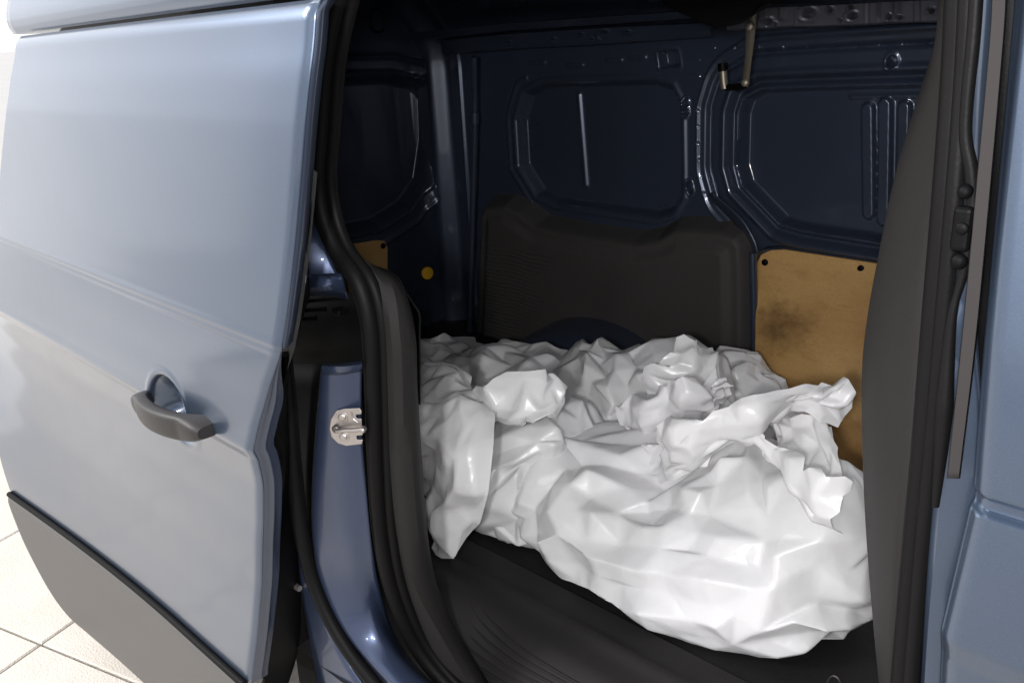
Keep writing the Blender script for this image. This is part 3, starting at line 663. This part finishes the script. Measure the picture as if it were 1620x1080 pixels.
# --- rear door seen from inside
XR = -2.30
ry = np.linspace(1.45, 2.14, 200); rz = np.linspace(0.10, -1.08, 300)
RY, RZ = np.meshgrid(ry, rz, indexing='ij')
def R2(px, py): p = UX(px, py, XR); return (p[1], p[2] - CAMH)
pr = [R2(*p) for p in [(300, 130), (620, 118), (668, 128), (684, 150), (686, 220), (676, 290), (650, 330), (600, 362), (300, 420)]]
dr = poly_sdf(RY, RZ, pr)
HR = -0.05 * smooth((0.0 - dr) / 0.03) + 0.010 * np.exp(-((dr - 0.006) / 0.006) ** 2) + 0.010 * np.exp(-((dr - 0.055) / 0.007) ** 2)
cR = R2(682, 300); qq = np.hypot((RY - cR[0]) / 0.045, (RZ - cR[1] + 0.02) / 0.10); HR += 0.03 * smooth((1 - qq))
HR += 0.012 * smooth((RY - R2(728, 300)[0]) / 0.02)
rear = mesh('rear_door', np.stack([XR + HR, RY, RZ + CAMH], -1).reshape(-1, 3), grid_faces(200, 300), INNER, van, True, 60)
rb = [UX(a, b, XR + 0.012) for a, b in [(480, 402), (560, 386), (596, 380), (608, 381), (613, 392), (613, 480), (613, 560), (480, 600)]]; n = len(rb)
wb2 = mesh('rear_hardboard', rb + [p + np.array([-0.008, 0, 0]) for p in rb], [tuple(range(n))] + [(i, (i + 1) % n, n + (i + 1) % n, n + i) for i in range(n)], WOOD, rear, False)
disc('push_button', UX(606, 389, XR + 0.013), (1, 0, 0), 0.0095, 0.004, BLACK, rear)
disc('yellow_plug', UX(676, 432, XR + 0.012), (1, -.2, 0.1), 0.022, 0.006, YELLOW, rear, dome=0.1)
tube('door_post', [U(750, 90, 1.93), U(751, 180, 1.96), U(749, 300, 1.97), U(744, 480, 1.97), U(741, 600, 1.97)], [0.010, 0.012, 0.010, 0.010, 0.010], INNER, van, 40, 10)
tube('post_joint', [U(751, 178, 1.955), U(751, 196, 1.955)], 0.015, INNER, van, 8, 12)
for a, b, s in [(597, 33, 0.02)]:
    c = U(a, b, 1.35); tube('roof_clip', [c + np.array([-s, 0, -s]), c + np.array([-s, 0, s]), c + np.array([s, 0, s]), c + np.array([s, 0, -s])], 0.003, BLACK, van, 24, 8, closed=True)

# --- front pillar of the opening
loft('front_pillar_trim', [PX([(1483, 60, .92), (1462, 130, .92), (1436, 210, .92), (1412, 300, .92), (1392, 400, .92), (1374, 500, .92), (1365, 590, .92), (1366, 720, .92), (1372, 850, .92), (1384, 1000, .92), (1396, 1120, .92)]),
                           PX([(1486, 40, .84), (1470, 120, .84), (1448, 210, .83), (1428, 300, .82), (1410, 400, .82), (1396, 500, .81), (1388, 590, .81), (1386, 720, .81), (1388, 850, .81), (1392, 1000, .81), (1402, 1120, .81)]),
                           PX([(1490, -20, .76), (1487, 120, .76), (1480, 210, .755), (1468, 300, .75), (1455, 400, .745), (1442, 500, .745), (1434, 590, .745), (1425, 720, .745), (1415, 850, .745), (1408, 1000, .745), (1404, 1120, .75)]),
                           PX([(1512, -20, .74), (1504, 120, .74), (1496, 210, .735), (1486, 300, .73), (1476, 400, .73), (1466, 500, .73), (1458, 590, .73), (1446, 720, .73), (1436, 850, .73), (1424, 1000, .73), (1416, 1120, .73)])], TRIM, van, 80, 30, thick=0.002, rows_smooth=True)
tube('front_weatherstrip', PX([(1522, -30, .715), (1514, 120, .715), (1500, 300, .71), (1482, 500, .71), (1463, 720, .71), (1450, 850, .71), (1436, 1000, .71), (1426, 1120, .71)]), 0.0115, RUBBER, van, 80, 12)
tube('front_outer_seal', PX([(1534, -30, .705), (1526, 120, .705), (1512, 300, .70), (1494, 500, .70), (1474, 720, .70), (1461, 850, .70), (1448, 1000, .70), (1438, 1120, .70)]), 0.0075, RUBBER, van, 80, 10)
# painted pillar between the seals
loft('front_pillar', [PX([(1536, -30, .72), (1528, 120, .72), (1514, 300, .72), (1496, 500, .715), (1476, 720, .71), (1464, 850, .71), (1458, 960, .71), (1452, 1120, .71)]),
                      PX([(1556, -30, .695), (1545, 120, .695), (1532, 300, .695), (1512, 500, .692), (1490, 720, .69), (1478, 850, .69), (1470, 960, .69), (1462, 1120, .69)]),
                      PX([(1580, -30, .69), (1570, 120, .69), (1553, 300, .69), (1545, 500, .700), (1560, 720, .700), (1560, 850, .700), (1545, 960, .700), (1530, 1120, .700)])], PAINT, van, 80, 12, thick=0.002)
tube('pillar_seal', PX([(1546, -30, .685), (1540, 60, .685), (1530, 160, .685), (1528, 220, .685), (1537, 272, .685), (1538, 340, .685), (1524, 430, .682), (1508, 490, .68), (1500, 560, .68), (1490, 700, .678), (1480, 800, .678)]), [0.0048, 0.0048, 0.0045, 0.005, 0.005, 0.003, 0.005, 0.007, 0.005, 0.003], RUBBER, van, 100, 10)
# check bumpers on the pillar
def blob(name, pts, r): tube(name, pts, r, BLACK, van, 14, 12)
for a, b, r in [(1528, 302, 0.0052), (1518, 412, 0.006)]:
    disc('rubber_bumper', U(a, b, .680), (0.25, -1, 0), r, 0.006, BLACK, van)
box('pillar_catch', U(1523, 362, .680), (0.014, 0.010, 0.034), BLACK, van, bevel=0.004)
disc('catch_pin', U(1522, 362, .674), (0.1, -1, 0), 0.0045, 0.002, BLACK, van)
# front door
fz = np.concatenate([np.linspace(0.06, -0.36, 60), np.linspace(-0.363, -0.395, 16), np.linspace(-0.40, -0.49, 24), np.linspace(-0.493, -0.53, 14), np.linspace(-0.54, -1.0, 30)])
fedge = np.interp(fz, [-1.0, -0.5, -0.373, -0.015, 0.06][0:5], [-0.15, -0.170, -0.164, -0.190, -0.198])
fprof = np.interp(fz, [-1.0, -0.60, -0.525, -0.505, -0.50, -0.44, -0.386, -0.382, -0.373, -0.368, -0.25, 0.06][0:12], [0.668, 0.666, 0.658, 0.652, 0.651, 0.656, 0.6595, 0.668, 0.668, 0.660, 0.664, 0.69])
kk = np.hanning(7); kk /= kk.sum()
NX = 60
xs_ = np.linspace(0, 1, NX) ** 1.6
FX_ = fedge[:, None] + xs_[None, :] * 0.9
FY_ = np.repeat(fprof[:, None], NX, 1) + 0.010 * np.exp(-(xs_[None, :] * 0.9 / 0.006) ** 2)
fd = mesh('front_door', np.stack([FX_, FY_, np.repeat(fz[:, None] + CAMH, NX, 1)], -1).reshape(-1, 3), grid_faces(len(fz), NX), PAINT, van, True, 50); solid(fd, 0.003, -1)
loft('front_door_strip', [PX([(1572, -30, .684), (1568, 60, .684), (1546, 300, .68), (1523, 540, .676), (1500, 756, .674)]), PX([(1573, -30, .676), (1569, 60, .676), (1547, 300, .672), (1524, 540, .669), (1501, 756, .667)]),
                          PX([(1590, -30, .676), (1585, 60, .676), (1564, 300, .672), (1541, 540, .669), (1515, 756, .667)]), PX([(1592, -30, .69), (1587, 60, .69), (1566, 300, .686), (1543, 540, .682), (1517, 756, .68)])], STRIP, fd, 60, thick=0.002)
loft('front_door_gap', [PX([(1578, -30, .70), (1574, 60, .70), (1553, 300, .70), (1532, 540, .70), (1508, 756, .70)]), PX([(1650, -30, .715), (1645, 60, .715), (1625, 300, .71), (1600, 540, .71), (1575, 756, .71)])], BLACK, fd, 40, thick=0.002)

# ------------------------------------------------------------------ white plastic bags: thin film with creases in it, settled by cloth physics on lumpy contents
import bmesh
def tri_from_hull(P):
    bm = bmesh.new()
    for p in P: bm.verts.new(tuple(p))
    bm.verts.ensure_lookup_table(); bm.verts.index_update()
    bmesh.ops.convex_hull(bm, input=bm.verts[:])
    bm.verts.index_update(); bmesh.ops.triangulate(bm, faces=bm.faces[:])
    T_ = np.array([[v.index for v in f.verts] for f in bm.faces]); bm.free()
    return T_
def subdivide(X, T):
    E_ = np.sort(np.vstack([T[:, [0, 1]], T[:, [1, 2]], T[:, [2, 0]]]), 1)
    Eu, inv = np.unique(E_, axis=0, return_inverse=True); inv = inv.ravel()
    M = 0.5 * (X[Eu[:, 0]] + X[Eu[:, 1]]); n = len(X); k = len(T)
    a, b, c = inv[:k] + n, inv[k:2 * k] + n, inv[2 * k:] + n
    return np.vstack([X, M]), np.vstack([np.stack([T[:, 0], a, c], 1), np.stack([a, T[:, 1], b], 1), np.stack([c, b, T[:, 2]], 1), np.stack([a, b, c], 1)])
def folds(P, r, amp, scale, n=6):
    """sum of random triangle waves: flat facets that meet in creases"""
    o = np.zeros(len(P))
    for k in range(n):
        d = r.normal(size=3); d /= np.linalg.norm(d); f = scale * r.uniform(0.6, 1.6)
        w = r.normal(size=3); w /= np.linalg.norm(w)
        t = P @ d * f + r.uniform() + 0.35 * np.abs(((P @ w * f * 0.7 + r.uniform()) % 1) - 0.5)
        o += (np.abs((t % 1) - 0.5) - 0.25) * amp / math.sqrt(n)
    return o
def normals(X, T):
    fn = np.cross(X[T[:, 1]] - X[T[:, 0]], X[T[:, 2]] - X[T[:, 0]]); N = np.zeros_like(X)
    for k in range(3):
        for c in range(3): N[:, c] += np.bincount(T[:, k], fn[:, c], len(X))
    return N / (np.linalg.norm(N, axis=1)[:, None] + 1e-12)
def crease(X, T, r, a1, a2, s1=4.5, s2=11):
    N = normals(X, T); w = X + 0.02 * np.stack([folds(X, r, 1.0, 6, 3) for _ in range(3)], 1)
    return X + N * (folds(w, r, a1, s1, 4) + folds(w, r, a2, s2, 5))[:, None]
def pleat(X, T, r, c, rad, k, amp, ax=(0.1, -0.5, 1)):
    """gathers that run into a tied point"""
    N = normals(X, T); ax = np.array(ax, float); ax /= np.linalg.norm(ax); e = np.cross(ax, [0.3, 0.9, 0.1]); e /= np.linalg.norm(e); f = np.cross(ax, e)
    d = X - c; l = np.linalg.norm(d, axis=1); th = np.arctan2(d @ f, d @ e)
    t = th / (2 * math.pi) * k + 0.25 * np.sin(th * 3 + 1.3) + 0.3 * np.sin(th * 7 + l * 9)
    return X + N * (amp * (np.abs((t % 1) - 0.5) * 4 - 1) * np.exp(-(l / rad) ** 2) * smooth(l / (0.12 * rad)))[:, None]
def EL(px, py, y, rx, ry, rz): return (U(px, py, y), np.array([rx, ry, rz]))
def film(ell, seed, n0, grow=1.1, a1=0.13, a2=0.06, s1=4.5, gathers=()):
    r = np.random.default_rng(seed); k = np.arange(n0) + .5; ph = np.arccos(1 - 2 * k / n0); th = math.pi * (1 + 5 ** .5) * k
    S_ = np.stack([np.cos(th) * np.sin(ph), np.sin(th) * np.sin(ph), np.cos(ph)], 1) + r.normal(size=(n0, 3)) * 0.3 / math.sqrt(n0)
    S_ /= np.linalg.norm(S_, axis=1)[:, None]; T = tri_from_hull(S_)
    fn = np.cross(S_[T[:, 1]] - S_[T[:, 0]], S_[T[:, 2]] - S_[T[:, 0]]); fl = (fn * S_[T[:, 0]]).sum(1) < 0; T[fl] = T[fl][:, ::-1]
    cen = ell[0][0]; axs = ell[0][1] / ell[0][1].max()
    K = r.normal(size=(900, 3)); K /= np.linalg.norm(K, axis=1)[:, None]
    h = np.max([np.linalg.norm(K * (rr * grow), axis=1) + K @ (c - cen) for c, rr in ell], axis=0)
    D = S_ * axs; D /= np.linalg.norm(D, axis=1)[:, None]
    dk = D @ K.T; q = np.where(dk > 0.03, h[None] / np.maximum(dk, 0.03), 9.0); q = np.sort(q, axis=1)[:, :6].mean(1)
    P = cen + D * q[:, None]; pin = np.zeros(n0, bool)
    for c, rad, kk, amp in gathers:
        P = pleat(P, T, r, c, rad, kk, amp)
        w = np.exp(-(np.linalg.norm(P - c, axis=1) / (rad * 0.5)) ** 2); P = P + (c - P) * (w * 0.85)[:, None]; pin |= w > 0.75
    P = crease(P, T, r, a1, a2, s1); P[:, 2] = np.maximum(P[:, 2], ZF + .006)
    return P, T, pin
def ribbon(path, widths, tilt, seed, arc=60, cell=0.011, amp=0.07, free_end=False, free_start=False, pl=1.6):
    """flap or handle of loose film: path points, half widths, across directions, arc of its cross-section in degrees"""
    r = np.random.default_rng(seed); Pl = spl(path, 60); ln = np.linalg.norm(np.diff(Pl, axis=0), axis=1).sum()
    n = max(12, int(ln / cell)); m = max(8, int(2 * max(widths) * 1.2 / cell) + 1)
    P = spl(path, n); u = np.linspace(0, 1, n); w = np.interp(u, np.linspace(0, 1, len(widths)), widths)
    A = spl(tilt, n); A /= np.linalg.norm(A, axis=1)[:, None]
    Tn = np.gradient(P, axis=0); Tn /= np.linalg.norm(Tn, axis=1)[:, None]; N = np.cross(Tn, A); N /= np.linalg.norm(N, axis=1)[:, None]; A = np.cross(N, Tn)
    ar = np.radians(np.interp(u, np.linspace(0, 1, len(arc)), arc) if hasattr(arc, '__len__') else np.full(n, arc))[:, None]
    v = np.linspace(-1, 1, m)[None, :] + 0.08 * np.sin(u * 11 + r.uniform(0, 6))[:, None] + 0.04 * np.sin(u * 27 + r.uniform(0, 6))[:, None]
    R_ = w[:, None] / np.maximum(np.sin(np.minimum(ar, 1.5)), 0.05)
    X = P[:, None] + (R_ * np.sin(ar * v))[..., None] * A[:, None] + (R_ * (np.cos(ar * v) - 0.6))[..., None] * N[:, None]
    X = X + (0.35 * w.max() * (np.abs(v) ** 1.3 - 0.4) * r.choice([-1, 1]) * (u[:, None] > 0.5) * (u[:, None] - 0.5))[..., None] * Tn[:, None]
    # pleats along the band
    kk = pl * (1 + 0.25 * np.sin(u * 4 + r.uniform(0, 6)))[:, None]; t = v * kk + 0.6 * np.sin(u * 6 + r.uniform(0, 6))[:, None] + 0.3 * np.sin(u * 17)[:, None]
    X = X + (0.011 * (np.abs((t % 1) - 0.5) * 4 - 1) * (0.5 + 0.5 * np.sin(u * 9 + r.uniform(0, 6))[:, None] * np.cos(v * 2)))[..., None] * N[:, None]
    X = X.reshape(-1, 3); idx = np.arange(n * m).reshape(n, m)
    a, b, c, d = idx[:-1, :-1].ravel(), idx[1:, :-1].ravel(), idx[1:, 1:].ravel(), idx[:-1, 1:].ravel()
    odd = ((a // m + a % m) % 2 == 0)[:, None]
    T = np.vstack([np.where(odd, np.stack([a, b, c], 1), np.stack([a, b, d], 1)), np.where(odd, np.stack([a, c, d], 1), np.stack([b, c, d], 1))])
    X = crease(X, T, r, amp, amp * 0.45, 5, 12); X[:, 2] = np.maximum(X[:, 2], ZF + .006)
    pin = np.zeros(n * m, bool)
    pin[idx[4:-4:5, m // 2]] = True
    if not free_start: pin[idx[:2]] = True
    if not free_end: pin[idx[-1:, m // 3:2 * m // 3]] = True
    return X, T, pin
def settle(bodies, ell, seed, frames, bend=10, shrink=-0.08, press=-1.2):
    """drop the films onto the contents in a scene of their own and return the settled films"""
    r = np.random.default_rng(seed); tmp = bpy.data.scenes.new('settling'); objs = []
    def put(name, V_, F_):
        me = bpy.data.meshes.new(name); me.from_pydata([tuple(v) for v in V_], [], [tuple(int(i) for i in f) for f in F_]); me.update()
        o = bpy.data.objects.new(name, me); tmp.collection.objects.link(o); objs.append(o); return o
    def collide(o):
        o.modifiers.new('collision', 'COLLISION'); o.collision.thickness_outer = 0.004; o.collision.thickness_inner = 0.02; o.collision.cloth_friction = 6; o.collision.damping = 0.5
    collide(put('floor', [(-3, 0, ZF), (1, 0, ZF), (1, 3, ZF), (-3, 3, ZF)], [(0, 1, 2, 3)]))
    for c, rr in ell:
        bm = bmesh.new(); bmesh.ops.create_icosphere(bm, subdivisions=2, radius=1); bm.verts.index_update()
        V_ = [np.array(v.co) * rr * r.uniform(0.80, 1.10) + c for v in bm.verts]; F_ = [[v.index for v in f.verts] for f in bm.faces]; bm.free(); collide(put('content', V_, F_))
    films = []
    for i, (X, T, pin) in enumerate(bodies):
        o = put('film', X, T); m_ = o.modifiers.new('cloth', 'CLOTH'); cs = m_.settings; main = i == 0
        cs.quality = 6; cs.mass = 0.15; cs.tension_stiffness = 60; cs.compression_stiffness = 60; cs.shear_stiffness = 30; cs.bending_stiffness = bend if main else 0.8; cs.air_damping = 2
        cs.shrink_min = cs.shrink_max = shrink if main else -0.03
        if main: cs.use_pressure = True; cs.uniform_pressure_force = press
        if pin.any():
            g = o.vertex_groups.new(name='held'); g.add([int(q) for q in np.where(pin)[0]], 1.0, 'REPLACE'); cs.vertex_group_mass = 'held'
        if not main: cs.effector_weights.gravity = 0.08
        m_.collision_settings.distance_min = 0.004; m_.collision_settings.collision_quality = 2; m_.collision_settings.use_self_collision = False
        m_.point_cache.frame_start = 1; m_.point_cache.frame_end = 100; films.append(o)
    for f in range(1, frames + 1): tmp.frame_set(f)
    dg = tmp.view_layers[0].depsgraph; out = []
    for o, (X, T, pin) in zip(films, bodies):
        ev = o.evaluated_get(dg); me = ev.to_mesh(); V_ = np.empty(len(me.vertices) * 3); me.vertices.foreach_get('co', V_); V_ = V_.reshape(-1, 3).copy(); ev.to_mesh_clear()
        out.append((V_, T))
    for o in objs: me = o.data; bpy.data.objects.remove(o); bpy.data.meshes.remove(me)
    bpy.data.scenes.remove(tmp)
    return out
def facet(X, T, ratio):
    """stiff film lies in flat pieces between creases: fewer, larger triangles"""
    me = bpy.data.meshes.new('t'); me.from_pydata(X.tolist(), [], T.tolist()); me.update(); o = bpy.data.objects.new('t', me); COL.objects.link(o)
    d = o.modifiers.new('d', 'DECIMATE'); d.ratio = ratio
    ev = o.evaluated_get(bpy.context.evaluated_depsgraph_get()); m2 = ev.to_mesh()
    V_ = np.array([v.co[:] for v in m2.vertices]); m2.calc_loop_triangles(); T_ = np.array([t.vertices[:] for t in m2.loop_triangles]); ev.to_mesh_clear()
    bpy.data.objects.remove(o); bpy.data.meshes.remove(me); return V_, T_
def soften(X, T, k):
    E_ = np.unique(np.sort(np.vstack([T[:, [0, 1]], T[:, [1, 2]], T[:, [2, 0]]]), 1), axis=0); n = len(X)
    cnt = np.maximum(np.bincount(E_[:, 0], minlength=n) + np.bincount(E_[:, 1], minlength=n), 1)
    av = np.stack([(np.bincount(E_[:, 0], X[E_[:, 1], q], n) + np.bincount(E_[:, 1], X[E_[:, 0], q], n)) / cnt for q in range(3)], 1)
    return X * (1 - k) + av * k
def bag(label, bodies, ell, seed, frames=36, bend=1.5, shrink=-0.10, fine=0.015, keep=0.22, press=-1.0):
    Vs, Ts, k = [], [], 0
    for X, T in settle(bodies, ell, seed, frames, bend, shrink, press):
        X, T = facet(X, T, keep if not Vs else 0.2)
        X, T = subdivide(X, T); X, T = subdivide(X, T); X = soften(X, T, 0.2)
        if not Vs: X, T = subdivide(X, T); X = soften(X, T, 0.4)
        X = crease(X, T, np.random.default_rng(seed + len(Vs)), fine, fine * 0.42, 4.5, 12); X[:, 2] = np.maximum(X[:, 2], ZF + .002)
        Vs.append(X); Ts.append(T + k); k += len(X)
    o = mesh('plastic_bag', np.vstack(Vs), np.vstack(Ts), BAG, None, True, None)
    o['label'] = label; o['category'] = 'plastic bag'; o['group'] = 'white plastic bags in the cargo bay'
    return o

# big bag at the front
e1_ = [EL(1085, 870, 1.27, .27, .17, .14), EL(885, 785, 1.24, .12, .13, .13), EL(1290, 865, 1.29, .10, .13, .14), EL(975, 748, 1.38, .14, .10, .11), EL(1245, 800, 1.40, .12, .10, .09), EL(940, 840, 1.17, .12, .10, .10), EL(1130, 920, 1.18, .18, .10, .11)]
b1 = [film(e1_, 5, 8500, 1.05, a1=0.07, a2=0.055, s1=4.0, gathers=[(U(1200, 700, 1.36), 0.24, 17, 0.022)])]
b1.append(ribbon([U(1035, 735, 1.28), U(1100, 692, 1.25), U(1180, 655, 1.26), U(1255, 634, 1.32), U(1338, 624, 1.40)], [.035, .055, .042, .024, .036], [(-.3, .1, 1), (-.1, -.2, 1), (.1, -.4, 1), (.1, -.3, 1), (.1, 0, 1)], 21, arc=[30, 35, 45, 60, 75], pl=2.2))
b1.append(ribbon([U(1180, 650, 1.30), U(1200, 700, 1.26), U(1265, 750, 1.24), U(1345, 810, 1.22)], [.02, .028, .035, .045], [(1, -.3, .4)] * 4, 22, arc=50))
b1.append(ribbon([U(1225, 640, 1.42), U(1262, 690, 1.37), U(1300, 740, 1.34), U(1345, 800, 1.31)], [.025, .065, .07, .05], [(1, -.2, .5)] * 4, 23, arc=50, pl=2.2))
b1.append(ribbon([U(1290, 690, 1.44), U(1335, 750, 1.41), U(1356, 820, 1.38), U(1345, 910, 1.34)], [.03, .06, .07, .07], [(1, .2, .3)] * 4, 24, arc=50))
bag('largest white plastic bag, in front by the right pillar, its loose handles twisted up', b1, e1_, 5, 36, shrink=-0.07, keep=0.06, press=-0.2)
# bag at the left, behind the rear pillar
e2 = [EL(708, 760, 1.20, .18, .17, .19), EL(800, 765, 1.20, .14, .13, .14), EL(848, 700, 1.38, .10, .10, .11)]
b2 = [film(e2, 8, 5200, 1.08, 0.075, 0.05, 4.0, gathers=[(U(800, 655, 1.14), 0.20, 15, 0.02)])]
b2.append(ribbon([U(655, 612, 1.18), U(705, 665, 1.04), U(712, 745, 0.99), U(676, 838, 0.99)], [.09, .12, .10, .06], [(1, .1, .25)] * 4, 31, arc=60, cell=.014, free_end=True))
b2.append(ribbon([U(752, 655, 1.15), U(790, 628, 1.14), U(835, 615, 1.17), U(880, 622, 1.24)], [.03, .055, .06, .04], [(-.1, -.5, 1)] * 4, 32, arc=40, pl=1.3))
bag('white plastic bag half hidden by the rear pillar, a wide flap hanging down its front', b2, e2, 8, 32, keep=0.08, press=-0.3)
# low bag at the back left
e3 = [EL(730, 640, 1.66, .28, .16, .11), EL(860, 608, 1.60, .10, .10, .08), EL(690, 610, 1.72, .15, .15, .10)]
bag('white plastic bag farthest back on the left, beneath the yellow plug', [film(e3, 9, 4200, 1.06, 0.075, 0.05, 4.0)], e3, 9, 26, keep=0.16, press=-0.6)
# bag in the middle with a standing peak
e4 = [EL(985, 645, 1.62, .21, .14, .16), EL(1065, 630, 1.65, .14, .12, .15), EL(930, 650, 1.58, .11, .11, .12), EL(1020, 690, 1.56, .12, .09, .10)]
b4 = [film(e4, 14, 5200, 1.06, 0.08, 0.055, 4.0, gathers=[(U(1055, 600, 1.44), 0.2, 15, 0.02)])]
b4.append(ribbon([U(1065, 665, 1.42), U(1080, 620, 1.45), U(1092, 575, 1.50), U(1097, 528, 1.56)], [.07, .09, .06, .016], [(1, -.1, -.2)] * 4, 41, arc=60, amp=.035, pl=0.7))
b4.append(ribbon([U(1000, 665, 1.40), U(1050, 650, 1.37), U(1110, 632, 1.38), U(1150, 608, 1.45)], [.03, .055, .065, .03], [(.1, -.3, 1)] * 4, 42, arc=60))
bag('white plastic bag in the middle with one corner standing up in a peak', b4, e4, 14, 28, keep=0.09, press=-0.4)
# small crumpled one at the back
e5 = [EL(1160, 630, 1.80, .10, .09, .12), EL(1195, 650, 1.78, .06, .06, .10)]
bag('small crumpled white plastic bag tucked against the brown board behind the peaked one', [film(e5, 17, 2600, 1.15, 0.10, 0.08)], e5, 17, 22, bend=3)
